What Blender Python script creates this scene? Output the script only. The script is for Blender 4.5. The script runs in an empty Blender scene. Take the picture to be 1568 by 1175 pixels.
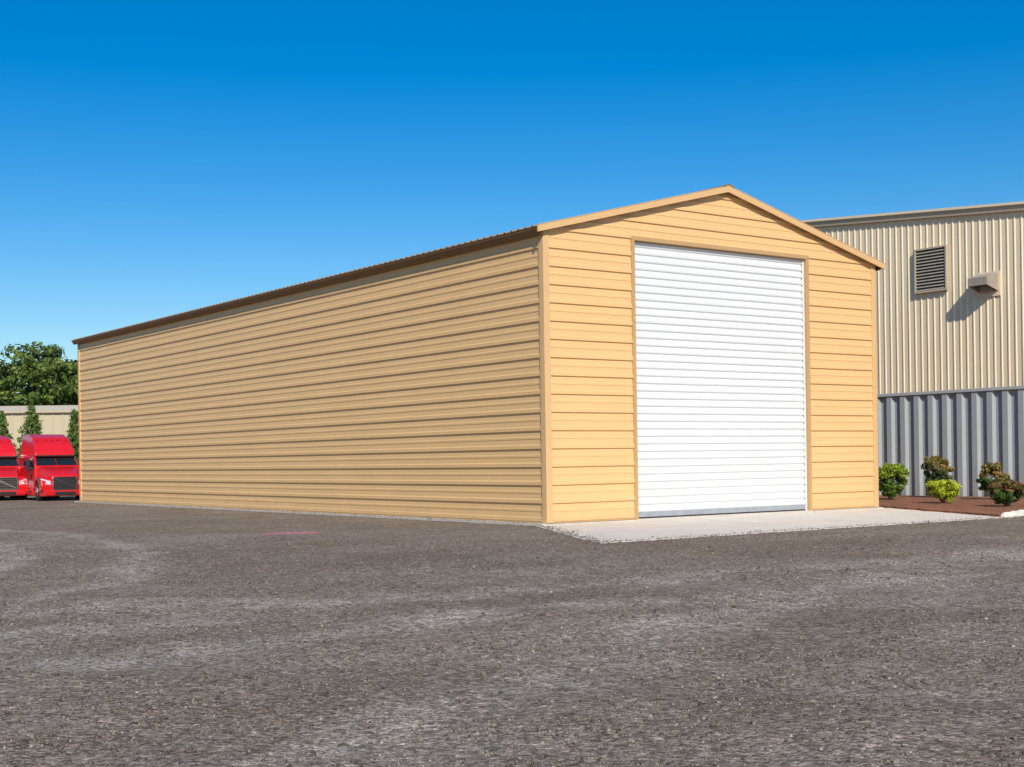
import bpy, bmesh, math, random
import numpy as np
from mathutils import Vector, Matrix, noise
random.seed(7); rng=np.random.default_rng(7)
scene=bpy.context.scene
C=scene.collection

# ------------------------------------------------------------ helpers
def obj_from(name,verts,faces,mat=None,parent=None,smooth=False):
    me=bpy.data.meshes.new(name); me.from_pydata([tuple(v) for v in verts],[],faces); me.update()
    if smooth:
        for p in me.polygons: p.use_smooth=True
    o=bpy.data.objects.new(name,me); C.objects.link(o)
    if mat: me.materials.append(mat)
    if parent: o.parent=parent
    return o
def empty(name,loc=(0,0,0),rot=0):
    e=bpy.data.objects.new(name,None); C.objects.link(e); e.location=loc; e.rotation_euler=(0,0,rot); e.empty_display_size=.5
    return e
def bevel(o,w,seg=2):
    m=o.modifiers.new('bevel','BEVEL'); m.width=w; m.segments=seg; m.limit_method='ANGLE'; m.angle_limit=math.radians(25)
    return o
def box(name,x0,x1,y0,y1,z0,z1,mat,parent=None,bv=0):
    v=[(x0,y0,z0),(x1,y0,z0),(x1,y1,z0),(x0,y1,z0),(x0,y0,z1),(x1,y0,z1),(x1,y1,z1),(x0,y1,z1)]
    f=[(0,3,2,1),(4,5,6,7),(0,1,5,4),(1,2,6,5),(2,3,7,6),(3,0,4,7)]
    o=obj_from(name,v,f,mat,parent)
    if bv: bevel(o,bv)
    return o
def hexa(name,v,mat,parent=None,bv=0):
    f=[(0,3,2,1),(4,5,6,7),(0,1,5,4),(1,2,6,5),(2,3,7,6),(3,0,4,7)]
    o=obj_from(name,v,f,mat,parent)
    fixn(o)
    if bv: bevel(o,bv)
    return o
def fixn(o):
    bm=bmesh.new(); bm.from_mesh(o.data); bmesh.ops.recalc_face_normals(bm,faces=bm.faces); bm.to_mesh(o.data); bm.free()
def cyl(name,p,axis,r,l,mat,parent=None,seg=28,bv=0):
    bm=bmesh.new(); bmesh.ops.create_cone(bm,cap_ends=True,segments=seg,radius1=r,radius2=r,depth=l)
    q=Vector((0,0,1)).rotation_difference(Vector(axis)); M=Matrix.Translation(p)@q.to_matrix().to_4x4()
    bmesh.ops.transform(bm,matrix=M,verts=bm.verts)
    me=bpy.data.meshes.new(name); bm.to_mesh(me); bm.free(); me.materials.append(mat)
    o=bpy.data.objects.new(name,me); C.objects.link(o)
    if parent: o.parent=parent
    if bv: bevel(o,bv)
    return o
def newmat(name):
    m=bpy.data.materials.new(name); m.use_nodes=True
    nt=m.node_tree; return m,nt,nt.nodes['Principled BSDF']
def N(nt,t,**k):
    n=nt.nodes.new(t)
    for a,b in k.items():
        if a in n.inputs: n.inputs[a].default_value=b
        else: setattr(n,a,b)
    return n
def math_(nt,op,a,b=None,clamp=False):
    n=nt.nodes.new('ShaderNodeMath'); n.operation=op; n.use_clamp=clamp
    for i,v in enumerate((a,b)):
        if v is None: continue
        if hasattr(v,'default_value') or hasattr(v,'links'): nt.links.new(v,n.inputs[i])
        else: n.inputs[i].default_value=v
    return n.outputs[0]
def mixc(nt,f,a,b,mode='MIX'):
    n=nt.nodes.new('ShaderNodeMix'); n.data_type='RGBA'; n.blend_type=mode
    for s,v in ((n.inputs[0],f),(n.inputs[6],a),(n.inputs[7],b)):
        if isinstance(v,bpy.types.NodeSocket): nt.links.new(v,s)
        elif isinstance(v,(tuple,list)): s.default_value=(*v,1) if len(v)==3 else v
        else: s.default_value=v
    return n.outputs[2]
def ramp(nt,inp,stops):
    n=nt.nodes.new('ShaderNodeValToRGB'); nt.links.new(inp,n.inputs[0])
    el=n.color_ramp.elements
    cc=lambda c: (c,c,c,1) if not isinstance(c,tuple) else (*c,1)
    el.remove(el[1]); el[0].position=stops[0][0]; el[0].color=cc(stops[0][1])
    for p,c in stops[1:]:
        e=el.new(p); e.color=cc(c)
    return n.outputs[0]
def posnode(nt): return nt.nodes.new('ShaderNodeNewGeometry').outputs['Position']
def noise_(nt,vec,scale,detail=4,rough=.55,dist=0):
    n=N(nt,'ShaderNodeTexNoise',Scale=scale,Detail=detail,Roughness=rough,Distortion=dist)
    nt.links.new(vec,n.inputs['Vector']); return n.outputs['Fac']
def mapping(nt,vec,scale=(1,1,1),rot=(0,0,0)):
    n=nt.nodes.new('ShaderNodeMapping'); n.inputs['Scale'].default_value=scale; n.inputs['Rotation'].default_value=rot
    nt.links.new(vec,n.inputs['Vector']); return n.outputs[0]

def paint(name,col,rough=.45,var=.08,streak=.1,bump=.02,dirt=.0,metal=0,spec=.4):
    m,nt,b=newmat(name); p=posnode(nt)
    n1=noise_(nt,p,.6,4); n2=noise_(nt,mapping(nt,p,(.35,.35,2.4)),1.2,4)
    f=math_(nt,'ADD',math_(nt,'MULTIPLY',n1,var*2),math_(nt,'MULTIPLY',n2,streak*2))
    f=math_(nt,'ADD',f,1-var-streak)
    g=nt.nodes.new('ShaderNodeCombineColor')
    for i in range(3): nt.links.new(f,g.inputs[i])
    c=mixc(nt,1.0,col,g.outputs[0],'MULTIPLY')
    if dirt:
        s=nt.nodes.new('ShaderNodeSeparateXYZ'); nt.links.new(p,s.inputs[0])
        z=math_(nt,'ADD',s.outputs[2],math_(nt,'MULTIPLY',noise_(nt,p,2.2,5,.7),1.0))
        d=ramp(nt,z,[(0.35,1.0),(1.0,0.0)])
        c=mixc(nt,math_(nt,'MULTIPLY',d,dirt),c,(.2,.15,.1))
    nt.links.new(c,b.inputs['Base Color']); b.inputs['Roughness'].default_value=rough
    b.inputs['Specular IOR Level'].default_value=spec; b.inputs['Metallic'].default_value=metal
    if bump:
        bp=N(nt,'ShaderNodeBump',Strength=.35,Distance=bump); nt.links.new(noise_(nt,mapping(nt,p,(.7,.7,2.2)),1.1,2),bp.inputs['Height'])
        nt.links.new(bp.outputs[0],b.inputs['Normal'])
    return m
def plain(name,col,rough=.5,metal=0,spec=.5):
    m,nt,b=newmat(name); p=posnode(nt)
    f=ramp(nt,noise_(nt,p,4,3),[(.3,.88),(.7,1.08)])
    nt.links.new(mixc(nt,1.0,col,f,'MULTIPLY'),b.inputs['Base Color'])
    b.inputs['Roughness'].default_value=rough; b.inputs['Metallic'].default_value=metal; b.inputs['Specular IOR Level'].default_value=spec
    return m

M_wall=paint('tan_painted_siding',(.785,.495,.218),dirt=.22,bump=.014,var=.06,streak=.04)
M_trim=paint('tan_trim',(.70,.44,.20),var=.03,streak=.03,bump=0)
M_jamb=paint('jamb_trim',(.52,.32,.145),var=.03,streak=.03,bump=0)
M_bronze=paint('eave_bronze',(.20,.115,.05),var=.05,streak=.05,bump=0,spec=.2)
M_roof=paint('roof_metal',(.28,.21,.14),bump=0,rough=.5)
M_door=paint('door_white',(.76,.765,.76),rough=.4,var=.015,streak=.02,bump=.004,dirt=.06)
M_alu=plain('galvanised_bar',(.45,.48,.52),.4,.4)
M_black=plain('black_rubber',(.02,.02,.02),.7)
M_beige=paint('beige_metal',(.82,.68,.46),var=.03,streak=.02,bump=.006)
M_beige2=paint('beige_trim',(.50,.41,.29),var=.03,streak=.03,bump=0)
M_tanfar=paint('pale_tan_metal',(.54,.455,.30),var=.03,streak=.02,bump=0)
M_grey=paint('grey_fence_paint',(.36,.385,.385),var=.05,streak=.03,bump=.01,dirt=.25)
M_greyrail=paint('grey_rail',(.44,.45,.45),var=.05,streak=.03,bump=0)
M_louv=plain('louver_grey',(.36,.32,.26),.5)
M_hood=plain('hood_grey',(.36,.31,.25),.5)
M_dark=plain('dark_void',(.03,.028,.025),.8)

# ------------------------------------------------------------ ground
def gh(x,y):
    x=np.asarray(x,float); y=np.asarray(y,float)
    dx=np.maximum(np.maximum(-4.5-x,x-30),0); dy=np.maximum(np.maximum(-7.5-y,y-60),0)
    d=np.hypot(dx,dy); f=np.clip(d/4,0,1); f=f*f*(3-2*f)
    r=np.hypot(x+21,y+27.4); g=np.clip((55-r)/20,0,1)
    h=(.022*np.sin(.9*x+.5*y+1)+.02*np.sin(.4*x-1.1*y+2)+.014*np.sin(1.9*x+1.3*y)+.010*np.sin(-2.3*x+2.9*y+.7)
       +.007*np.sin(4.1*x+3.3*y+2.1)+.006*np.sin(-3.7*x+5.2*y))
    return (h-.03)*f*g
inner_x=np.arange(-52,30,.33); inner_y=np.arange(-32,30,.33)
def ext(a,lo,hi):
    s=.5; l=[]; v=a[0]
    while v>lo: v-=s; s*=1.5; l.append(v)
    s=.5; h=[]; v=a[-1]
    while v<hi: v+=s; s*=1.5; h.append(v)
    return np.concatenate([np.array(l[::-1]),a,np.array(h)])
gx=ext(inner_x,-2500,2500); gy=ext(inner_y,-2500,2500)
X,Y=np.meshgrid(gx,gy); Z=gh(X,Y)
nx=len(gx); ny=len(gy)
vs=np.stack([X.ravel(),Y.ravel(),Z.ravel()],1)
ii=(np.arange(ny-1)[:,None]*nx+np.arange(nx-1)[None]).ravel()
fs=np.stack([ii,ii+1,ii+nx+1,ii+nx],1)
me=bpy.data.meshes.new('ground'); me.from_pydata(vs.tolist(),[],fs.tolist()); me.update()
for p in me.polygons: p.use_smooth=True
ground=bpy.data.objects.new('ground',me); C.objects.link(ground)

m,nt,b=newmat('gravel_ground'); P=posnode(nt)
sep=nt.nodes.new('ShaderNodeSeparateXYZ'); nt.links.new(P,sep.inputs[0]); px,py=sep.outputs[0],sep.outputs[1]
yaw=math.radians(36)
big=noise_(nt,P,.16,3,.6,.4)
band=noise_(nt,mapping(nt,P,(.10,.55,1),(0,0,math.radians(28))),1.0,4,.65,.5)
base=mixc(nt,ramp(nt,big,[(.35,0.),(.65,1.)]),(.235,.183,.136),(.275,.228,.18))
base=mixc(nt,math_(nt,'MULTIPLY',ramp(nt,band,[(.46,0.),(.66,1.)]),.45),base,(.37,.31,.25))
patch=noise_(nt,P,.8,5,.7,.6)
base=mixc(nt,math_(nt,'MULTIPLY',ramp(nt,patch,[(.5,0.),(.72,1.)]),.4),base,(.39,.315,.24))
base=mixc(nt,math_(nt,'MULTIPLY',ramp(nt,noise_(nt,P,.33,4,.65,.3),[(.46,0.),(.68,1.)]),.5),base,(.18,.132,.092))
wob=math_(nt,'MULTIPLY',math_(nt,'SUBTRACT',noise_(nt,P,.35,4,.6),.5),2.4)
def arc(cx,cy,R,w):
    dx=math_(nt,'SUBTRACT',px,cx); dy=math_(nt,'SUBTRACT',py,cy)
    d=math_(nt,'SQRT',math_(nt,'ADD',math_(nt,'MULTIPLY',dx,dx),math_(nt,'MULTIPLY',dy,dy)))
    e=math_(nt,'ABSOLUTE',math_(nt,'ADD',math_(nt,'SUBTRACT',d,R),wob))
    return math_(nt,'SUBTRACT',1.0,math_(nt,'DIVIDE',e,w),True)
tr=None
for a in [(-12,-60,44.8,.85),(-12,-60,47.2,.7),(-35,6,22.6,.6),(-35,6,24.9,.6),(-45,-8,17.5,.5),(-45,-8,19.7,.55),(8,-60,47,.8),(-2,30,43.5,.8)]:
    v=arc(*a); tr=v if tr is None else math_(nt,'MAXIMUM',tr,v)
tr=math_(nt,'MULTIPLY',tr,ramp(nt,patch,[(.34,0.),(.60,1.)]))
base=mixc(nt,math_(nt,'MULTIPLY',tr,.8,True),base,(.47,.41,.34))
def voro(scale):
    v=N(nt,'ShaderNodeTexVoronoi',Scale=scale); nt.links.new(P,v.inputs['Vector']); return v
v1=voro(26); v2=voro(70)
def cellval(v):
    s=nt.nodes.new('ShaderNodeSeparateColor'); nt.links.new(v.outputs['Color'],s.inputs[0]); return s.outputs[0]
st=ramp(nt,cellval(v1),[(0.,.50),(.5,.98),(.88,1.2),(1.,1.75)])
base=mixc(nt,1.0,base,st,'MULTIPLY')
base=mixc(nt,1.0,base,ramp(nt,cellval(v2),[(0.,.6),(.8,1.15),(1.,1.55)]),'MULTIPLY')
n7=noise_(nt,P,6,5,.75)
base=mixc(nt,1.0,base,ramp(nt,n7,[(.3,.66),(.7,1.32)]),'MULTIPLY')
# pink survey paint line
c0=(-5.95,2.55); dr=(.809,-.588)
ax=math_(nt,'SUBTRACT',px,c0[0]); ay=math_(nt,'SUBTRACT',py,c0[1])
u=math_(nt,'ADD',math_(nt,'MULTIPLY',ax,dr[0]),math_(nt,'MULTIPLY',ay,dr[1]))
w=math_(nt,'ADD',math_(nt,'MULTIPLY',ax,.588),math_(nt,'MULTIPLY',ay,.809))
mu=math_(nt,'SUBTRACT',1.0,math_(nt,'DIVIDE',math_(nt,'ABSOLUTE',u),.80),True)
mu=math_(nt,'MULTIPLY',mu,3.0,True)
mw=math_(nt,'SUBTRACT',1.0,math_(nt,'DIVIDE',math_(nt,'ABSOLUTE',w),.55),True)
mw=math_(nt,'MULTIPLY',mw,3.0,True)
pk=math_(nt,'MULTIPLY',math_(nt,'MULTIPLY',mu,mw),ramp(nt,n7,[(.38,.2),(.56,1.)]))
base=mixc(nt,math_(nt,'MULTIPLY',pk,.8),base,(.72,.20,.30))
nt.links.new(base,b.inputs['Base Color']); b.inputs['Roughness'].default_value=.95; b.inputs['Specular IOR Level'].default_value=.08
h=math_(nt,'ADD',math_(nt,'MULTIPLY',v1.outputs['Distance'],-.9),math_(nt,'MULTIPLY',v2.outputs['Distance'],-.35))
h=math_(nt,'ADD',h,math_(nt,'MULTIPLY',n7,2.2))
bp=N(nt,'ShaderNodeBump',Strength=.6,Distance=.02); nt.links.new(h,bp.inputs['Height']); nt.links.new(bp.outputs[0],b.inputs['Normal'])
me.materials.append(m)

# ------------------------------------------------------------ scattered stones (one mesh)
def in_poly(x,y,poly):
    c=np.zeros(len(x),bool); n=len(poly)
    for i in range(n):
        x1,y1=poly[i]; x2,y2=poly[(i+1)%n]
        cond=((y1>y)!=(y2>y))&(x<(x2-x1)*(y-y1)/((y2-y1)+1e-12)+x1); c^=cond
    return c
APRON=[(-.3,-.02),(-3.75,-6.55),(10.1,-6.4),(13.9,.6),(12.9,.6),(12.9,-.02)]
def stones(name,n,pts,size,mat):
    base_v=np.array([(1,0,0),(-1,0,0),(0,1,0),(0,-1,0),(0,0,1),(0,0,-1)],float)
    base_f=np.array([(0,2,4),(2,1,4),(1,3,4),(3,0,4),(2,0,5),(1,2,5),(3,1,5),(0,3,5)])
    v=base_v[None]+rng.normal(0,.22,(n,6,3))
    v*=size[:,None,None]*rng.uniform(.6,1.3,(n,1,3)); v[:,:,2]*=.7
    a=rng.uniform(0,6.28,n); ca,sa=np.cos(a)[:,None],np.sin(a)[:,None]
    x=v[:,:,0]*ca-v[:,:,1]*sa; y=v[:,:,0]*sa+v[:,:,1]*ca
    zz=v[:,:,2]+size[:,None]*.15
    V=np.stack([x+pts[:,0:1],y+pts[:,1:2],zz+pts[:,2:3]],2).reshape(-1,3)
    F=(base_f[None]+(np.arange(n)*6)[:,None,None]).reshape(-1,3)
    me=bpy.data.meshes.new(name)
    me.vertices.add(len(V)); me.vertices.foreach_set('co',V.ravel())
    me.loops.add(F.size); me.loops.foreach_set('vertex_index',F.ravel().astype(np.int32))
    me.polygons.add(len(F)); me.polygons.foreach_set('loop_start',np.arange(0,F.size,3,dtype=np.int32)); me.polygons.foreach_set('loop_total',np.full(len(F),3,np.int32))
    me.update(calc_edges=True)
    at=me.attributes.new('tint','FLOAT','POINT'); at.data.foreach_set('value',np.repeat(rng.uniform(0,1,n),6).astype(np.float32))
    me.materials.append(mat); o=bpy.data.objects.new(name,me); C.objects.link(o); return o
ms,nts,bs=newmat('gravel_stone'); an=nts.nodes.new('ShaderNodeAttribute'); an.attribute_name='tint'
sc=ramp(nts,an.outputs['Fac'],[(0.,(.085,.066,.05)),(.5,(.18,.147,.115)),(.85,(.26,.22,.175)),(.97,(.36,.31,.25)),(1.,(.46,.41,.35))])
nts.links.new(sc,bs.inputs['Base Color']); bs.inputs['Roughness'].default_value=1.0; bs.inputs['Specular IOR Level'].default_value=.0
n=130000
r=rng.uniform(5.5,30,n); th=math.radians(54)+rng.uniform(-.5,.5,n)
sx=-21+r*np.cos(th); sy=-27.4+r*np.sin(th)
keep=~in_poly(sx,sy,APRON)&~((sx>-.45)&(sy>-.3)); sx,sy=sx[keep],sy[keep]; rr=r[keep]
clump=np.sin(sx*1.3+sy*.7)+np.sin(sx*.5-sy*1.9+1)+np.sin(sx*3.1+sy*2.3)*.6+rng.normal(0,1.0,len(sx))
k=clump>-.8; sx,sy,rr=sx[k],sy[k],rr[k]
size=np.clip(rng.lognormal(math.log(.0075),.42,len(sx)),.003,.024)*(1+rr*.006)
ex=[];ey=[]
def spill(p,q,n,w):
    t=rng.uniform(0,1,n); nx_=-(q[1]-p[1]); ny_=q[0]-p[0]; L=math.hypot(nx_,ny_); o=rng.normal(0,w,n)*rng.uniform(.3,1.6,n)
    ex.append(p[0]+(q[0]-p[0])*t+nx_/L*o); ey.append(p[1]+(q[1]-p[1])*t+ny_/L*o)
spill(APRON[0],APRON[1],1300,.22); spill(APRON[1],APRON[2],2200,.25); spill((-.32,-.1),(-.32,36),6000,.07)
ex=np.concatenate(ex); ey=np.concatenate(ey)
on=in_poly(ex,ey,APRON)
on2=(ex>-.26)&(ey>-.05)&(ex<0)
sx=np.concatenate([sx,ex]); sy=np.concatenate([sy,ey]); size=np.concatenate([size,np.clip(rng.lognormal(math.log(.012),.4,len(ex)),.005,.028)])
sz=gh(sx,sy); sz[-len(ex):]+=np.where(on2,.065,np.where(on,.012,0))
stones('gravel',len(sx),np.stack([sx,sy,sz],1),size,ms)

# ------------------------------------------------------------ concrete
def concrete(name,k):
    m,nt,b=newmat(name); P=posnode(nt)
    s=lambda c: tuple(q*k for q in c)
    c=mixc(nt,ramp(nt,noise_(nt,P,.9,5,.65),[(.35,0.),(.65,1.)]),s((.77,.70,.60)),s((.69,.62,.52)))
    c=mixc(nt,math_(nt,'MULTIPLY',ramp(nt,noise_(nt,P,3.5,5,.75),[(.5,0.),(.75,1.)]),.35),c,s((.48,.41,.33)))
    c=mixc(nt,1.0,c,ramp(nt,noise_(nt,P,60,2),[(.3,.93),(.7,1.05)]),'MULTIPLY')
    nt.links.new(c,b.inputs['Base Color']); b.inputs['Roughness'].default_value=.85
    bp=N(nt,'ShaderNodeBump',Strength=.2,Distance=.01); nt.links.new(noise_(nt,P,30,3),bp.inputs['Height']); nt.links.new(bp.outputs[0],b.inputs['Normal'])
    return m
M_conc=concrete('concrete',1.0); M_conc2=concrete('weathered_concrete',.8)
def slab(name,poly,z0,z1,mat,jit=0,parent=None):
    pts=[]
    for i in range(len(poly)):
        p=poly[i]; q=poly[(i+1)%len(poly)]; L=math.hypot(q[0]-p[0],q[1]-p[1]); k=max(1,int(L/.25)) if jit else 1
        for j in range(k):
            t=j/k; x=p[0]+(q[0]-p[0])*t; y=p[1]+(q[1]-p[1])*t
            if jit: x+=jit*noise.noise(Vector((x*2,y*2,0))); y+=jit*noise.noise(Vector((x*2,y*2,5)))
            pts.append((x,y))
    n=len(pts); v=[(x,y,z0) for x,y in pts]+[(x,y,z1) for x,y in pts]
    f=[tuple(range(n,2*n)),tuple(range(n-1,-1,-1))]+[(i,(i+1)%n,n+(i+1)%n,n+i) for i in range(n)]
    o=obj_from(name,v,f,mat,parent); fixn(o); return o
apron=empty('concrete_apron')
A1=[(-.36,-.04),(-3.75,-6.55),(3.05,-6.48),(4.9,-.04)]
A2=[(4.915,-.04),(3.065,-6.48),(10.1,-6.4),(13.6,.2),(13.6,.9),(13.0,.9),(13.0,-.04)]
slab('slab_1',A1,-.1,.012,M_conc,.10,apron); slab('slab_2',A2,-.1,.014,M_conc,.10,apron)

# ------------------------------------------------------------ tan metal building
W=12.9; L=36.1; XC=6.45; ZR=9.30; SL=.252
zroof=lambda x: ZR-SL*abs(x-XC)
B=empty('metal_building')
slab('foundation',[(-.25,-.03),(W+.2,-.03),(W+.2,L+.25),(-.25,L+.25)],-.2,.065,M_conc2,0,B)
box('front_curb_left',-.25,2.9,-.14,-.031,-.05,.05,M_conc2,B); box('front_curb_right',9.92,W+.2,-.14,-.031,-.05,.05,M_conc2,B)
PITCH=.468
def levels(z0,z1,splits=()):
    out=[]; z=z0
    while z<z1:
        for dz,o in ((0,.054),(.085,.054),(.115,.028),(.245,.022),(.252,.033),(.300,.033),(.325,.020),(PITCH-.001,.013)):
            out.append((z+dz,o))
        z+=PITCH
    res=[]
    for i,(z,o) in enumerate(out):
        if i and out[i-1][0]<z:
            for s in sorted(splits):
                za,oa=out[i-1]
                if za+1e-4<s<z-1e-4: res.append((s,oa+(o-oa)*(s-za)/(z-za)))
        res.append((z,o))
    r2=[]
    for i,(z,o) in enumerate(res):
        if z<=z1: r2.append((z,o))
        else:
            za,oa=res[i-1]
            if za<z1: r2.append((z1,oa+(o-oa)*(z1-za)/(z-za)))
            break
    return r2
def siding(name,ranges,z0,z1,mp,splits,parent,mat):
    lv=levels(z0,z1,splits); v=[];f=[]
    for (za,oa),(zb,ob) in zip(lv,lv[1:]):
        for (a0,a1),(b0,b1) in ranges(za,zb):
            i=len(v); v+= [mp(a0,oa,za),mp(a1,oa,za),mp(b1,ob,zb),mp(b0,ob,zb)]; f.append((i,i+1,i+2,i+3))
    return obj_from(name,v,f,mat,parent)
DT=7.55; DX0,DX1=3.03,9.79; TW=.11
def lim(z):
    d=max(0,(ZR-.06-z)/SL); return max(0,XC-d),min(W,XC+d)
# siding() unpacks each entry as ((left_a,right_a),(left_b,right_b))
def fr_ranges(za,zb):
    la,ha=lim(za); lb,hb=lim(zb)
    if (za+zb)/2<DT+TW:
        return [((la,DX0-TW),(lb,DX0-TW)),((DX1+TW,ha),(DX1+TW,hb))]
    return [((la,ha),(lb,hb))]
def full_q(za,zb): return [(lim(za),lim(zb))]
siding('front_wall',fr_ranges,.105,ZR-.08,lambda s,o,z:(s,-o,z),(DT+TW,7.62),B,M_wall)
siding('back_wall',full_q,.105,ZR-.08,lambda s,o,z:(s,L+o,z),(7.62,),B,M_wall)
siding('side_wall_front_half',lambda a,b_:[((0,18.3),(0,18.3))],.105,7.62,lambda s,o,z:(-o,s,z),(),B,M_wall)
siding('side_wall_rear_half',lambda a,b_:[((18.3,L),(18.3,L))],.105,7.62,lambda s,o,z:(-o+.004,s,z),(),B,M_wall)
siding('right_wall',lambda a,b_:[((0,L),(0,L))],.105,7.62,lambda s,o,z:(W+o,s,z),(),B,M_wall)
box('base_angle_side',-.045,-.003,0.135,L-.14,.06,.108,M_jamb,B); box('base_angle_front_left',.135,DX0-TW-.002,-.045,-.003,.06,.108,M_jamb,B); box('base_angle_front_right',DX1+TW+.002,W-.135,-.045,-.003,.06,.108,M_jamb,B)
ct=.13; pr=.066
box('corner_trim_front',-pr,ct,-pr,-.001,.07,7.64,M_trim,B,.006)
box('corner_trim_side',-pr-.001,-.002,-.0005,ct,.07,7.60,M_trim,B)
box('corner_trim_right',W-ct,W+pr,-pr,-.001,.07,7.64,M_trim,B,.006)
box('corner_trim_right_side',W+.002,W+pr+.001,-.0005,ct,.07,7.60,M_trim,B)
box('corner_trim_rear',-pr-.001,-.002,L-ct,L+pr,.07,7.60,M_trim,B,.006)
box('door_trim_left',DX0-TW,DX0,-.074,.14,.04,DT,M_jamb,B,.006)
box('door_trim_right',DX1,DX1+TW,-.074,.14,.04,DT,M_jamb,B,.006)
box('door_trim_top',DX0-TW,DX1+TW,-.076,.14,DT,DT+TW,M_jamb,B,.006)
# roll-up door
dp=.205; v=[];f=[]; z=.22; prof=[]
while z<DT+.05:
    prof+=[(z,0.),(z+.022,-.034),(z+.045,-.044),(z+.11,-.046),(z+.145,-.034),(z+.176,.0)]
    z+=dp
prof=[(z,o) for z,o in prof if z<DT+.02]
for z,o in prof: v+=[(DX0,.115+o,z),(DX1,.115+o,z)]
f=[(2*i,2*i+1,2*i+3,2*i+2) for i in range(len(prof)-1)]
obj_from('roll_up_door',v,f,M_door,B)
box('door_bottom_bar',DX0+.02,DX1-.02,.055,.11,.10,.235,M_alu,B,.008)
box('door_seal',DX0+.02,DX1-.02,.06,.105,.060,.105,M_black,B)
box('door_guide_left',DX0,DX0+.05,.035,.060,.06,DT,M_door,B)
box('door_guide_right',DX1-.05,DX1,.035,.060,.06,DT,M_door,B)
box('door_sill',DX0-.1,DX1+.1,-.12,.055,.0,.060,M_conc2,B)
# roof sheets with ribs running down the slope
def roof_half(name,xa,xb):
    v=[];f=[]; y=-.20; ys=[]
    while y<L+.2:
        ys+=[(y,0),(y+.20,0),(y+.225,.035),(y+.265,.035),(y+.29,0)]
        y+=.305
    ys=[q for q in ys if q[0]<=L+.2]
    for yy,o in ys:
        v+=[(xa,yy,zroof(xa)+.03+o),(xb,yy,zroof(xb)+.03+o)]
    f=[(2*i,2*i+1,2*i+3,2*i+2) for i in range(len(ys)-1)]
    o=obj_from(name,v,f,M_roof,B); s=o.modifiers.new('s','SOLIDIFY'); s.thickness=.012; s.offset=-1; return o
roof_half('roof_left',-.32,XC); roof_half('roof_right',XC,W+.32)
def hx(name,x0,x1,y0,y1,t,dz,mat):
    v=[(x0,y0,zroof(x0)+dz-t),(x1,y0,zroof(x1)+dz-t),(x1,y1,zroof(x1)+dz-t),(x0,y1,zroof(x0)+dz-t),
       (x0,y0,zroof(x0)+dz),(x1,y0,zroof(x1)+dz),(x1,y1,zroof(x1)+dz),(x0,y1,zroof(x0)+dz)]
    return hexa(name,v,mat,B)
hx('soffit_left',-.30,XC-.001,-.17,L+.17,.05,.01,M_bronze); hx('soffit_right',XC+.001,W+.30,-.17,L+.17,.05,.01,M_bronze)
hx('rake_trim_left',-.33,XC-.001,-.225,-.172,.17,.045,M_trim); hx('rake_trim_right',XC+.001,W+.33,-.225,-.172,.17,.045,M_trim)
hx('rake_cap_left',-.33,XC-.001,-.235,-.10,.014,.062,M_trim); hx('rake_cap_right',XC+.001,W+.33,-.235,-.10,.014,.062,M_trim)
for nm,xe,sg in (('eave_fascia_left',-.30,1),('eave_fascia_right',W+.30,-1)):
    zt=zroof(-.30)+.012
    v=[(xe+sg*.10,-.171,zt-.17),(xe+sg*.14,-.171,zt-.17),(xe+sg*.14,L+.17,zt-.17),(xe+sg*.10,L+.17,zt-.17),
       (xe-sg*.02,-.171,zt),(xe+sg*.05,-.171,zt),(xe+sg*.05,L+.17,zt),(xe-sg*.02,L+.17,zt)]
    hexa(nm,v,M_bronze,B)
v=[];f=[]
for yy in (-.25,L+.25):
    v+=[(XC-.22,yy,zroof(XC-.22)+.07),(XC-.06,yy,ZR+.085),(XC,yy,ZR+.10),(XC+.06,yy,ZR+.085),(XC+.22,yy,zroof(XC+.22)+.07)]
f=[(i,i+1,i+6,i+5) for i in range(4)]
o=obj_from('ridge_cap',v,f,M_roof,B); s=o.modifiers.new('s','SOLIDIFY'); s.thickness=.02

# ------------------------------------------------------------ beige neighbouring building
NB=empty('beige_warehouse')
XB=23.85; Y0,Y1=-24,12.1
zt=lambda y: 11.78-(12.1-y)*.088
v=[];f=[];y=Y1;pf=[]
while y>Y0:
    pf+=[(y,0),(y-.20,0),(y-.235,.032),(y-.268,.032)]
    y-=.30
for yy,o in pf: v+=[(XB-o,yy,0),(XB-o,yy,zt(yy))]
f=[(2*i,2*i+2,2*i+3,2*i+1) for i in range(len(pf)-1)]
o=obj_from('ribbed_wall',v,f,M_beige,NB)
hexa('core',[(XB+.02,Y0,0),(XB+22,Y0,0),(XB+22,Y1-.02,0),(XB+.02,Y1-.02,0),(XB+.02,Y0,zt(Y0)-.02),(XB+22,Y0,zt(Y0)-.02),(XB+22,Y1-.02,zt(Y1)-.02),(XB+.02,Y1-.02,zt(Y1)-.02)],M_beige,NB)
hexa('roof_fascia',[(XB-.16,Y0-.3,zt(Y0)-.22),(XB-.06,Y0-.3,zt(Y0)-.22),(XB-.06,Y1+.3,zt(Y1)-.22),(XB-.16,Y1+.3,zt(Y1)-.22),
   (XB-.20,Y0-.3,zt(Y0)+.0),(XB-.06,Y0-.3,zt(Y0)+.0),(XB-.06,Y1+.3,zt(Y1)+.0),(XB-.20,Y1+.3,zt(Y1)+.0)],M_beige2,NB)
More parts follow.
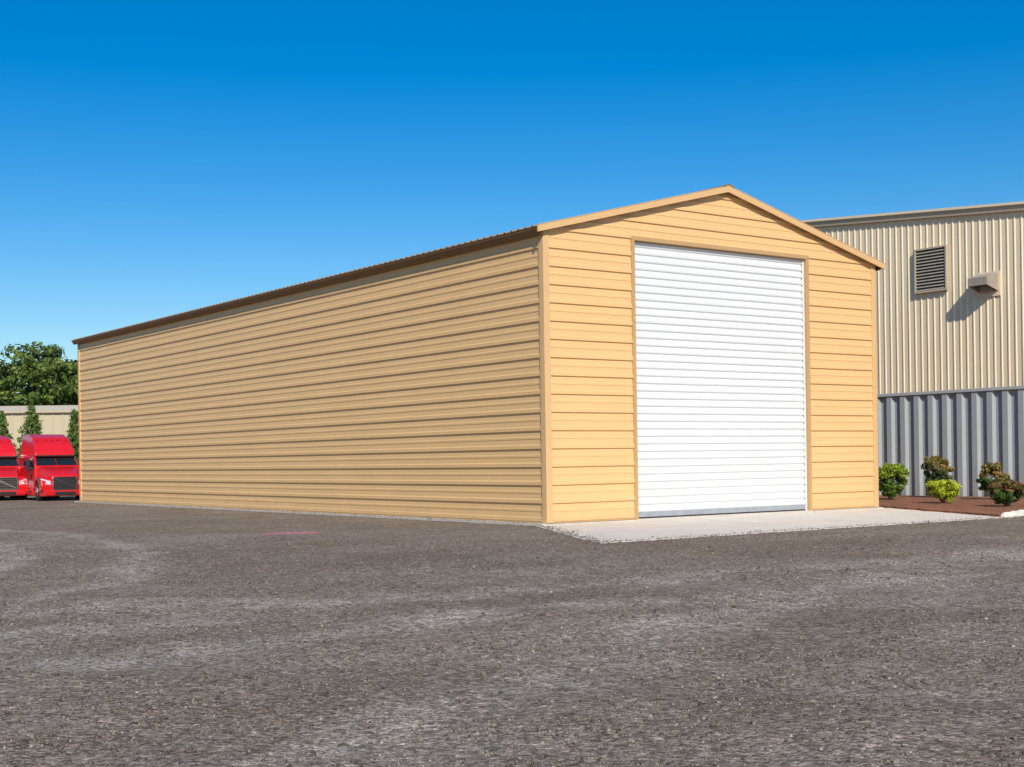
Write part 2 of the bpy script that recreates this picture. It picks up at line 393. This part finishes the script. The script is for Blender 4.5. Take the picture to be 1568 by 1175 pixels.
hexa('roof_cap',[(XB-.26,Y0-.35,zt(Y0)+.004),(XB+22.2,Y0-.35,zt(Y0)+.004),(XB+22.2,Y1+.35,zt(Y1)+.004),(XB-.26,Y1+.35,zt(Y1)+.004),
   (XB-.26,Y0-.35,zt(Y0)+.10),(XB+22.2,Y0-.35,zt(Y0)+.10),(XB+22.2,Y1+.35,zt(Y1)+.10),(XB-.26,Y1+.35,zt(Y1)+.10)],M_beige,NB)
yc,zc=5.9,8.95; hw,hh=.76,.88
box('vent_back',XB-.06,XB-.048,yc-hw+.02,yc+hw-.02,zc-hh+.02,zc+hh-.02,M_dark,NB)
for nm,a in (('vent_frame_top',(yc-hw,yc+hw,zc+hh-.07,zc+hh)),('vent_frame_bottom',(yc-hw,yc+hw,zc-hh,zc-hh+.07)),
             ('vent_frame_a',(yc-hw,yc-hw+.07,zc-hh+.071,zc+hh-.071)),('vent_frame_b',(yc+hw-.07,yc+hw,zc-hh+.071,zc+hh-.071))):
    box(nm,XB-.17,XB-.047,a[0],a[1],a[2],a[3],M_beige2,NB,.005)
k=13
for i in range(k):
    z=zc-hh+.09+i*(2*hh-.16)/k
    hexa('vent_slat_%d'%i,[(XB-.16,yc-hw+.07,z),(XB-.15,yc-hw+.07,z-.012),(XB-.15,yc+hw-.07,z-.012),(XB-.16,yc+hw-.07,z),
        (XB-.075,yc-hw+.07,z+.085),(XB-.065,yc-hw+.07,z+.075),(XB-.065,yc+hw-.07,z+.075),(XB-.075,yc+hw-.07,z+.085)],M_louv,NB)
yc,zc=3.35,8.0; hw=.42
def shell(pts,name):
    v=[];n=len(pts)
    for s in (-hw,hw): v+=[(XB-.046-d,yc+s,z) for d,z in pts]
    f=[tuple(range(n)),tuple(range(2*n-1,n-1,-1))]+[(i,i+1,n+i+1,n+i) for i in range(n-1)]
    o=obj_from(name,v,f,M_hood,NB); fixn(o); s=o.modifiers.new('s','SOLIDIFY'); s.thickness=.025; return o
shell([(0,zc-.20),(0,zc+.48),(.12,zc+.48),(.72,zc+.30),(.72,zc+.0)],'exhaust_hood')
box('hood_duct',XB-.25,XB-.045,yc-.25,yc+.25,zc-.22,zc+.05,M_hood,NB)
box('hood_flange',XB-.062,XB-.04,yc-.5,yc+.5,zc-.38,zc+.56,M_beige,NB)

# ------------------------------------------------------------ grey corrugated fence
FE=empty('metal_fence'); XF=23.3; FH=4.12
v=[];pf=[];y=14.
while y>-24:
    pf+=[(y,0),(y-.27,0),(y-.35,.12),(y-.58,.12)]
    y-=.66
for yy,o in pf: v+=[(XF-o,yy,0),(XF-o,yy,FH-.1)]
f=[(2*i,2*i+2,2*i+3,2*i+1) for i in range(len(pf)-1)]
obj_from('corrugated_panel',v,f,M_grey,FE)
box('top_rail',XF-.16,XF+.05,-24,14,FH-.1,FH+.02,M_greyrail,FE,.01)

# ------------------------------------------------------------ mulch bed, rocks, shrubs
m,nt,b=newmat('bark_mulch'); P=posnode(nt)
v1=N(nt,'ShaderNodeTexVoronoi',Scale=14.); nt.links.new(mapping(nt,P,(1,1.8,1),(0,0,.6)),v1.inputs['Vector'])
s=nt.nodes.new('ShaderNodeSeparateColor'); nt.links.new(v1.outputs['Color'],s.inputs[0])
c=mixc(nt,s.outputs[0],(.17,.06,.028),(.42,.175,.085)); c=mixc(nt,1.0,c,ramp(nt,noise_(nt,P,1.5,4),[(.3,.7),(.7,1.2)]),'MULTIPLY')
nt.links.new(c,b.inputs['Base Color']); b.inputs['Roughness'].default_value=.95
bp=N(nt,'ShaderNodeBump',Strength=.8,Distance=.04); nt.links.new(v1.outputs['Distance'],bp.inputs['Height']); nt.links.new(bp.outputs[0],b.inputs['Normal'])
BED=[(13.75,.9),(13.7,.2),(10.35,-6.1),(12.2,-5.5),(15.5,-5.3),(20,-8),(23.1,-10),(23.1,14),(13.2,14),(13.2,.95)]
slab('mulch_bed',BED,-.1,.06,m,.12)
def rock(bm,p,s,seed):
    r=bmesh.ops.create_icosphere(bm,subdivisions=2,radius=1)
    for v in r['verts']:
        q=v.co.copy(); d=1+.35*noise.noise(q*1.3+Vector((seed,0,0)))
        v.co=Vector((q.x*s[0]*d,q.y*s[1]*d,q.z*s[2]*d))+Vector(p)
bm=bmesh.new()
path=[(10.45,-6.25),(12.2,-5.7),(15.5,-5.5),(20,-8.2),(23,-10.2)]
sd=0
for p,q in zip(path,path[1:]):
    Ls=math.hypot(q[0]-p[0],q[1]-p[1]); k=int(Ls/.38)
    for j in range(k):
        t=j/k; sd+=1.7
        rock(bm,(p[0]+(q[0]-p[0])*t+random.uniform(-.05,.05),p[1]+(q[1]-p[1])*t+random.uniform(-.06,.06),.04),(random.uniform(.16,.26),random.uniform(.13,.2),random.uniform(.08,.14)),sd)
me=bpy.data.meshes.new('border_rocks'); bm.to_mesh(me); bm.free(); me.materials.append(M_conc); o=bpy.data.objects.new('border_rocks',me); C.objects.link(o)

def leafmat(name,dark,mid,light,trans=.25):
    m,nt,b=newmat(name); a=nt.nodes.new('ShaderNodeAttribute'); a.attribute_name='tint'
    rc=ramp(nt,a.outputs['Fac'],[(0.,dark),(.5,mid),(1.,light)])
    nt.links.new(rc,b.inputs['Base Color']); b.inputs['Roughness'].default_value=.6; b.inputs['Specular IOR Level'].default_value=.25
    t=nt.nodes.new('ShaderNodeBsdfTranslucent'); nt.links.new(rc,t.inputs[0]); mx=nt.nodes.new('ShaderNodeMixShader'); mx.inputs[0].default_value=trans
    nt.links.new(b.outputs[0],mx.inputs[1]); nt.links.new(t.outputs[0],mx.inputs[2]); nt.links.new(mx.outputs[0],nt.nodes['Material Output'].inputs[0])
    return m
M_bark=plain('bark',(.10,.075,.055),.9)
def leaf_mesh(name,cent,size,tint,mat,parent=None,aspect=1.7,smoothn=None):
    n=len(cent)
    d=rng.normal(size=(n,3)); d/=np.linalg.norm(d,axis=1)[:,None]
    if smoothn is not None: d=d*.7+smoothn; d/=np.linalg.norm(d,axis=1)[:,None]
    a=np.cross(d,rng.normal(size=(n,3))); a/=np.linalg.norm(a,axis=1)[:,None]; c=np.cross(d,a)
    s=size[:,None]
    V=np.stack([cent-a*s*aspect,cent-c*s*.8,cent+a*s*aspect,cent+c*s*.8],1).reshape(-1,3)
    F=(np.arange(n*4).reshape(-1,4))
    me=bpy.data.meshes.new(name); me.vertices.add(len(V)); me.vertices.foreach_set('co',V.ravel())
    me.loops.add(F.size); me.loops.foreach_set('vertex_index',F.ravel().astype(np.int32))
    me.polygons.add(n); me.polygons.foreach_set('loop_start',np.arange(0,F.size,4,dtype=np.int32)); me.polygons.foreach_set('loop_total',np.full(n,4,np.int32))
    me.update(calc_edges=True)
    at=me.attributes.new('tint','FLOAT','POINT'); at.data.foreach_set('value',np.repeat(np.clip(tint,0,1),4).astype(np.float32))
    me.materials.append(mat); o=bpy.data.objects.new(name,me); C.objects.link(o)
    if parent: o.parent=parent
    return o
def clusters(nc,per,rad,center,cr,inner=.35):
    u=rng.normal(size=(nc,3)); u/=np.linalg.norm(u,axis=1)[:,None]
    rr=rng.uniform(inner,1,nc)**.6
    cc=u*rr[:,None]*np.array(rad)+np.array(center)
    cs=cr*rng.uniform(.6,1.3,nc); ct=rng.uniform(-.22,.22,nc)
    g=rng.normal(size=(nc,per,3)); g/=np.linalg.norm(g,axis=2)[...,None]; q=rng.uniform(.3,1,(nc,per,1))**.5
    off=g*q*cs[:,None,None]; off[...,2]*=.75
    pts=(cc[:,None]+off).reshape(-1,3)
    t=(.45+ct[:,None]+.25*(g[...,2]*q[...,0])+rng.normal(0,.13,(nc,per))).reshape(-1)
    return pts,t,g.reshape(-1,3),cc
def limb(bm,p,q,r0,r1,seg=7):
    p=Vector(p);q=Vector(q); ax=(q-p).normalized(); e=ax.orthogonal().normalized(); g=ax.cross(e)
    a=[bm.verts.new(p+(e*math.cos(t)+g*math.sin(t))*r0) for t in [i*2*math.pi/seg for i in range(seg)]]
    c=[bm.verts.new(q+(e*math.cos(t)+g*math.sin(t))*r1) for t in [i*2*math.pi/seg for i in range(seg)]]
    for i in range(seg): bm.faces.new((a[i],a[(i+1)%seg],c[(i+1)%seg],c[i]))
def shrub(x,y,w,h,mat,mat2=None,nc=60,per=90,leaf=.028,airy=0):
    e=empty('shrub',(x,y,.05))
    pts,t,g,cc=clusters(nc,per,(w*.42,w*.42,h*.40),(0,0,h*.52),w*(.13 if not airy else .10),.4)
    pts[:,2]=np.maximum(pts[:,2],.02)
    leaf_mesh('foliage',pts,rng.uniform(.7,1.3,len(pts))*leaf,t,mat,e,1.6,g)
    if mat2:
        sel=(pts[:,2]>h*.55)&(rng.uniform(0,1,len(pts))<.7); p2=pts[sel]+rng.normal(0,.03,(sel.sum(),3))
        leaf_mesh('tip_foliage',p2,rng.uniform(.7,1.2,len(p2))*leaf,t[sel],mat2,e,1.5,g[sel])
    bm=bmesh.new()
    for c_ in cc[:16]: limb(bm,(random.uniform(-.04,.04),random.uniform(-.04,.04),0),c_,.014,.005,5)
    me=bpy.data.meshes.new('stems'); bm.to_mesh(me); bm.free(); me.materials.append(M_bark); o=bpy.data.objects.new('stems',me); C.objects.link(o); o.parent=e
L_green=leafmat('leaf_green',(.03,.07,.010),(.12,.22,.025),(.28,.40,.05))
L_lime=leafmat('leaf_lime',(.15,.20,.012),(.42,.50,.03),(.65,.70,.07))
L_dark=leafmat('leaf_dark',(.02,.045,.010),(.08,.14,.03),(.18,.26,.06))
L_red=leafmat('leaf_red',(.14,.03,.02),(.30,.07,.035),(.5,.2,.09))
L_orange=leafmat('leaf_orange',(.2,.09,.02),(.42,.20,.06),(.55,.36,.12))
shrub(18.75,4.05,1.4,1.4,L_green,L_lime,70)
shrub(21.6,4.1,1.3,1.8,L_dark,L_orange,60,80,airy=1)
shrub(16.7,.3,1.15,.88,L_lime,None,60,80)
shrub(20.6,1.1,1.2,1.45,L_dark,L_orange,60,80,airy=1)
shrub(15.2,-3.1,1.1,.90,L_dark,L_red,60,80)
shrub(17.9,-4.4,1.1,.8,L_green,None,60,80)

# ------------------------------------------------------------ distant things behind the left end
CAM=Vector((-21,-27.4,1.7)); D=Vector((math.sin(yaw),math.cos(yaw),0)); R=Vector((math.cos(yaw),-math.sin(yaw),0))
DW=empty('distant_warehouse',(8.2,68.9,0),math.radians(-32))
xs=[];v=[]
x=-30.
while x<44: xs+=[(x,0),(x+.5,0),(x+.55,-.04),(x+.65,-.04)]; x+=.7
for a,o in xs: v+=[(a,o,0),(a,o,5.5)]
obj_from('wall_front',v,[(2*i,2*i+2,2*i+3,2*i+1) for i in range(len(xs)-1)],M_tanfar,DW)
box('wall_core',-30,44,.05,11,0,5.49,M_tanfar,DW)
box('roof_edge',-30.3,44.3,-.25,11.3,5.5,5.68,M_beige2,DW)
hexa('roof',[(-30.3,-.2,5.684),(44.3,-.2,5.684),(44.3,11.2,5.684),(-30.3,11.2,5.684),(-30.3,5.3,6.25),(44.3,5.3,6.25),(44.3,5.7,6.25),(-30.3,5.7,6.25)],M_beige,DW)

L_tree=leafmat('leaf_tree',(.022,.05,.010),(.10,.155,.03),(.26,.33,.07),.25)
allp=[];allt=[];allg=[];bmt=bmesh.new()
for i,(lat,z,hh_) in enumerate([(-46.5,116,12.6),(-42.8,120,13.2),(-39.6,115,12.4),(-36.4,119,13.2),(-34.6,114,11.9),(-33.0,118,12.9),(-29.5,120,12.5),(-49.5,124,13.4),(-53,118,11.5),(-25,120,12),(-20,122,12.5),(-57,124,12),(-15,122,11.5),(-38,130,14.0),(-44.5,132,14.2)]):
    p=CAM+D*z+R*lat; w_=random.uniform(2.9,3.9)
    pts,t,g,cc=clusters(80,65,(w_*.98,w_*.98,hh_*.38),(p.x,p.y,hh_*.58),1.0,.3)
    allp.append(pts);allt.append(t+random.uniform(-.15,.15));allg.append(g)
    limb(bmt,(p.x,p.y,0),(p.x+.2,p.y,hh_*.45),.32,.2); 
    for c_ in cc[:14]: limb(bmt,(p.x+.1,p.y,hh_*random.uniform(.25,.5)),c_,.13,.03,5)
TR=empty('distant_trees')
P_=np.concatenate(allp); leaf_mesh('foliage',P_,rng.uniform(.6,1.3,len(P_))*.17,np.concatenate(allt),L_tree,TR,1.4,np.concatenate(allg))
me=bpy.data.meshes.new('trunks'); bmt.to_mesh(me); bmt.free(); me.materials.append(M_bark); o=bpy.data.objects.new('trunks',me); C.objects.link(o); o.parent=TR

L_con=leafmat('conifer_needles',(.03,.06,.015),(.12,.18,.04),(.26,.34,.09),.1)
def conifer(lat,z,h,w):
    p=CAM+D*z+R*lat; e=empty('conifer_tree',(p.x,p.y,0)); bm=bmesh.new(); limb(bm,(0,0,0),(0,0,h),.11,.015)
    P=[];T=[]
    for k in range(210):
        f=random.random()**.8; zz=.35+f*(h-.4); rr_=w*(1-f)**.95*random.uniform(.6,1.25)+.04; a=random.uniform(0,6.28)
        tip=Vector((math.cos(a)*rr_,math.sin(a)*rr_,zz-rr_*.18)); limb(bm,(0,0,zz),tip,.02,.006,4)
        m_=int(14+22*rr_); tt=rng.uniform(.2,1.05,m_)
        q=np.array([0,0,zz])[None]*(1-tt[:,None])+np.array(tip)[None]*tt[:,None]+rng.normal(0,.055,(m_,3)); P.append(q); T.append(.25+.5*tt*random.uniform(.5,1.2)+rng.normal(0,.1,m_))
    P=np.concatenate(P); leaf_mesh('needles',P,rng.uniform(.6,1.2,len(P))*.055,np.concatenate(T),L_con,e,2.4)
    me=bpy.data.meshes.new('trunk'); bm.to_mesh(me); bm.free(); me.materials.append(M_bark); o=bpy.data.objects.new('trunk',me); C.objects.link(o); o.parent=e
for px_,zz_,h_,w_ in ((50,80,5.4,1.9),(4,82,5.1,1.7),(115,79,5.0,1.5),(-45,81,5.,1.1),(165,80,5.,1.1)):
    conifer((px_-784)/2068*zz_,zz_,h_,w_)

# ------------------------------------------------------------ red semi trucks
def carpaint():
    m,nt,b=newmat('red_truck_paint'); b.inputs['Base Color'].default_value=(.66,.012,.018,1); b.inputs['Roughness'].default_value=.28
    b.inputs['Coat Weight'].default_value=.6; b.inputs['Coat Roughness'].default_value=.08; return m
M_red=carpaint(); M_glass=plain('dark_glass',(.015,.02,.025),.08,0,.8); M_chrome=plain('chrome',(.65,.66,.68),.22,1.)
M_tyre=plain('tyre',(.025,.025,.025),.85); M_blk=plain('black_plastic',(.02,.02,.022),.5); M_lamp=plain('headlamp',(.7,.72,.75),.12,.3)
def prism(name,prof,hw0,hw1f,mat,parent,bv=0):
    n=len(prof); v=[(x,w,z) for x,z,w in prof]+[(x,-w,z) for x,z,w in prof]
    f=[tuple(range(n)),tuple(range(2*n-1,n-1,-1))]+[(i,n+i,n+(i+1)%n,(i+1)%n) for i in range(n)]
    o=obj_from(name,v,f,mat,parent); bm=bmesh.new(); bm.from_mesh(o.data); bmesh.ops.triangulate(bm,faces=[q for q in bm.faces if len(q.verts)>4])
    bmesh.ops.recalc_face_normals(bm,faces=bm.faces); bm.to_mesh(o.data); bm.free()
    if bv: bevel(o,bv,3)
    return o
def truck(loc,ang):
    T=empty('semi_truck',loc,ang)
    # forward = +X, left = +Y. front bumper at x=0
    prism('cab_lower',[(-1.55,.62,1.12),(-1.55,1.72,1.10),(-2.15,2.26,1.02),(-5.0,2.26,1.13),(-5.0,.62,1.15)],0,0,M_red,T,.07)
    prism('roof_fairing',[(-1.98,2.20,1.0),(-2.02,2.42,.98),(-2.35,2.86,.93),(-2.9,3.2,.88),(-3.6,3.38,.86),(-5.0,3.40,.90),(-5.0,2.20,1.10)],0,0,M_red,T,.12)
    prism('hood',[(-.02,.95,.62),(-.06,1.22,.66),(-.25,1.36,.70),(-.9,1.56,.80),(-1.62,1.74,.98),(-1.62,.8,1.0)],0,0,M_red,T,.10)
    for s,n_ in ((1,'left'),(-1,'right')):
        prof=[(-.12,.50),(-.05,.75),(-.12,1.02),(-.45,1.20),(-1.1,1.27),(-1.62,1.22),(-1.75,.62),(-1.60,.60),(-1.52,.82),(-1.36,.98),(-1.12,1.04),(-.88,.98),(-.70,.82),(-.62,.60),(-.58,.45)]
        v=[(x,s*.55,z) for x,z in prof]+[(x,s*1.14,z) for x,z in prof]; n=len(prof)
        f=[tuple(range(n)),tuple(range(2*n-1,n-1,-1))]+[(i,n+i,n+(i+1)%n,(i+1)%n) for i in range(n)]
        o=obj_from('fender_'+n_,v,f,M_red,T); bm=bmesh.new(); bm.from_mesh(o.data); bmesh.ops.triangulate(bm,faces=[q for q in bm.faces if len(q.verts)>4]); bmesh.ops.recalc_face_normals(bm,faces=bm.faces); bm.to_mesh(o.data); bm.free(); bevel(o,.05,3)
        cyl('front_tyre_'+n_,(-1.12,s*.98,.46),(0,1,0),.46,.26,M_tyre,T,32,.03); cyl('front_rim_'+n_,(-1.12,s*1.10,.46),(0,1,0),.26,.06,M_chrome,T,24,.02); cyl('front_hub_'+n_,(-1.12,s*1.14,.46),(0,1,0),.09,.08,M_chrome,T,16,.01)
        for j,xw in enumerate((-6.0,-7.15)):
            cyl('rear_tyre_%s_%d'%(n_,j),(xw,s*.85,.46),(0,1,0),.46,.52,M_tyre,T,32,.03); cyl('rear_rim_%s_%d'%(n_,j),(xw,s*1.09,.46),(0,1,0),.25,.06,M_chrome,T,24,.02)
        hexa('headlamp_'+n_,[(-.075,s*.68,.80),(-.03,s*.68,.80),(-.10,s*1.12,.86),(-.2,s*1.10,.86),(-.10,s*.68,1.00),(-.05,s*.68,.99),(-.20,s*1.13,1.13),(-.3,s*1.10,1.13)],M_lamp,T,.02)
        v=[(-1.85,1.62),(-2.22,2.12),(-2.85,2.12),(-2.85,1.52)]
        o=hexa('side_window_'+n_,[(v[0][0],s*1.10,v[0][1]),(v[1][0],s*1.045,v[1][1]),(v[2][0],s*1.06,v[2][1]),(v[3][0],s*1.125,v[3][1]),
              (v[0][0],s*1.135,v[0][1]),(v[1][0],s*1.075,v[1][1]),(v[2][0],s*1.10,v[2][1]),(v[3][0],s*1.145,v[3][1])],M_glass,T)
        box('sleeper_window_'+n_,-3.9,-3.4,min(s*1.09,s*1.125),max(s*1.09,s*1.125),1.65,2.0,M_glass,T)
        box('door_gap_'+n_,-3.0,-2.975,min(s*1.09,s*1.15),max(s*1.09,s*1.15),.75,2.1,M_blk,T)
        box('mirror_'+n_,-1.78,-1.66,min(s*1.30,s*1.48),max(s*1.30,s*1.48),1.52,2.08,M_blk,T,.03)
        box('mirror_arm_'+n_,-1.80,-1.74,min(s*1.05,s*1.32),max(s*1.05,s*1.32),1.95,2.0,M_blk,T)
        box('mirror_arm_low_'+n_,-1.80,-1.74,min(s*1.05,s*1.32),max(s*1.05,s*1.32),1.58,1.62,M_blk,T)
        box('side_skirt_'+n_,-5.0,-1.85,min(s*.9,s*1.16),max(s*.9,s*1.16),.26,.72,M_red,T,.04)
        box('step_'+n_,-2.8,-2.1,min(s*1.15,s*1.175),max(s*1.15,s*1.175),.42,.50,M_blk,T)
        cyl('exhaust_stack_'+n_,(-5.15,s*.85,2.1),(0,0,1),.07,2.4,M_chrome,T)
        box('fog_lamp_'+n_,-.02,.045,min(s*.72,s*.92),max(s*.72,s*.92),.38,.48,M_lamp,T,.015)
    def ws(y0,y1):
        a=Vector((-1.60,0,1.76)); bb=Vector((-2.11,0,2.22)); nrm=Vector((.46,0,.51)).normalized()*.02
        hexa('windscreen',[tuple(a+Vector((0,y0*1.0,0))),tuple(a+Vector((0,y1,0))),tuple(bb+Vector((0,y1*.93,0))),tuple(bb+Vector((0,y0*.93,0))),
            tuple(a+nrm+Vector((0,y0,0))),tuple(a+nrm+Vector((0,y1,0))),tuple(bb+nrm+Vector((0,y1*.93,0))),tuple(bb+nrm+Vector((0,y0*.93,0)))],M_glass,T)
    ws(-1.0,-.01); ws(.01,1.0)
    box('sun_visor',-2.08,-1.86,-.98,.98,2.22,2.29,M_blk,T,.02)
    for i,yy in enumerate((-.7,-.3,0,.3,.7)): box('marker_lamp_%d'%i,-2.75,-2.6,yy-.05,yy+.05,3.07,3.13,M_red,T,.01)
    box('grille_back',-.03,.012,-.55,.55,.55,1.17,M_blk,T,.02)
    for a in ((-.58,.58,1.16,1.20),(-.58,.58,.53,.57),(-.59,-.55,.57,1.16),(.55,.59,.57,1.16)):
        box('grille_surround',-.02,.045,a[0],a[1],a[2],a[3],M_chrome,T,.008)
    for i in range(6): box('grille_bar_%d'%i,.01,.022,-.54,.54,.62+i*.09,.632+i*.09,M_chrome,T)
    hexa('grille_diagonal',[(.02,-.54,1.10),(.045,-.54,1.10),(.045,.5,.60),(.02,.5,.60),(.02,-.48,1.15),(.045,-.48,1.15),(.045,.54,.65),(.02,.54,.65)],M_chrome,T)
    prism('bumper',[(-.50,.24,1.14),(-.02,.24,.98),(.05,.32,.96),(.05,.52,.96),(-.02,.56,.98),(-.50,.56,1.14)],0,0,M_red,T,.03)
    box('bumper_intake',.03,.056,-.50,.50,.29,.46,M_blk,T,.01)
    box('chassis',-8.,-.3,-.42,.42,.5,.75,M_blk,T); box('fifth_wheel',-7.1,-6.1,-.45,.45,.76,.92,M_blk,T,.02)
    box('back_panel',-5.03,-4.99,-.8,.8,.8,2.9,M_blk,T)
fw=-D*math.cos(math.radians(32))+R*math.sin(math.radians(32)); ang=math.atan2(fw.y,fw.x)
truck((0.45,39.9,0),ang); truck((-1.45,43.4,0),ang); truck((-4.4,46.6,0),ang)

# ------------------------------------------------------------ light, sky, camera
sd=Vector((-.88,-1.8,1.36)).normalized()
sun=bpy.data.lights.new('sun','SUN'); sun.energy=4.3; sun.angle=math.radians(.5); sun.color=(1,.94,.85)
so=bpy.data.objects.new('sun',sun); C.objects.link(so); so.rotation_euler=sd.to_track_quat('Z','Y').to_euler(); so.location=sd*60
wd=bpy.data.worlds.new('World'); scene.world=wd; wd.use_nodes=True; nt=wd.node_tree; bg=nt.nodes['Background']
sk=nt.nodes.new('ShaderNodeTexSky'); sk.sky_type='NISHITA'; sk.sun_disc=False
sk.sun_elevation=math.asin(sd.z); sk.sun_rotation=math.atan2(sd.x,sd.y); sk.air_density=1.0; sk.dust_density=.4; sk.ozone_density=2.5
hs=nt.nodes.new('ShaderNodeHueSaturation'); hs.inputs['Saturation'].default_value=1.52; hs.inputs['Value'].default_value=1.08
tint=mixc(nt,1.0,sk.outputs[0],(.98,1.0,1.06),'MULTIPLY')
nt.links.new(tint,hs.inputs['Color']); nt.links.new(hs.outputs[0],bg.inputs[0]); bg.inputs[1].default_value=.10
cam=bpy.data.cameras.new('camera'); co=bpy.data.objects.new('camera',cam); C.objects.link(co)
cam.sensor_width=36; cam.lens=36*2068/1568; cam.shift_y=.0746; cam.clip_end=6000; cam.clip_start=.1
co.matrix_world=Matrix.Translation(CAM)@Matrix.Rotation(-yaw,4,'Z')@Matrix.Rotation(math.pi/2,4,'X')@Matrix.Rotation(-math.radians(.85),4,'Z')
scene.camera=co
scene.view_settings.view_transform='Standard'; scene.view_settings.look='None'; scene.view_settings.exposure=0
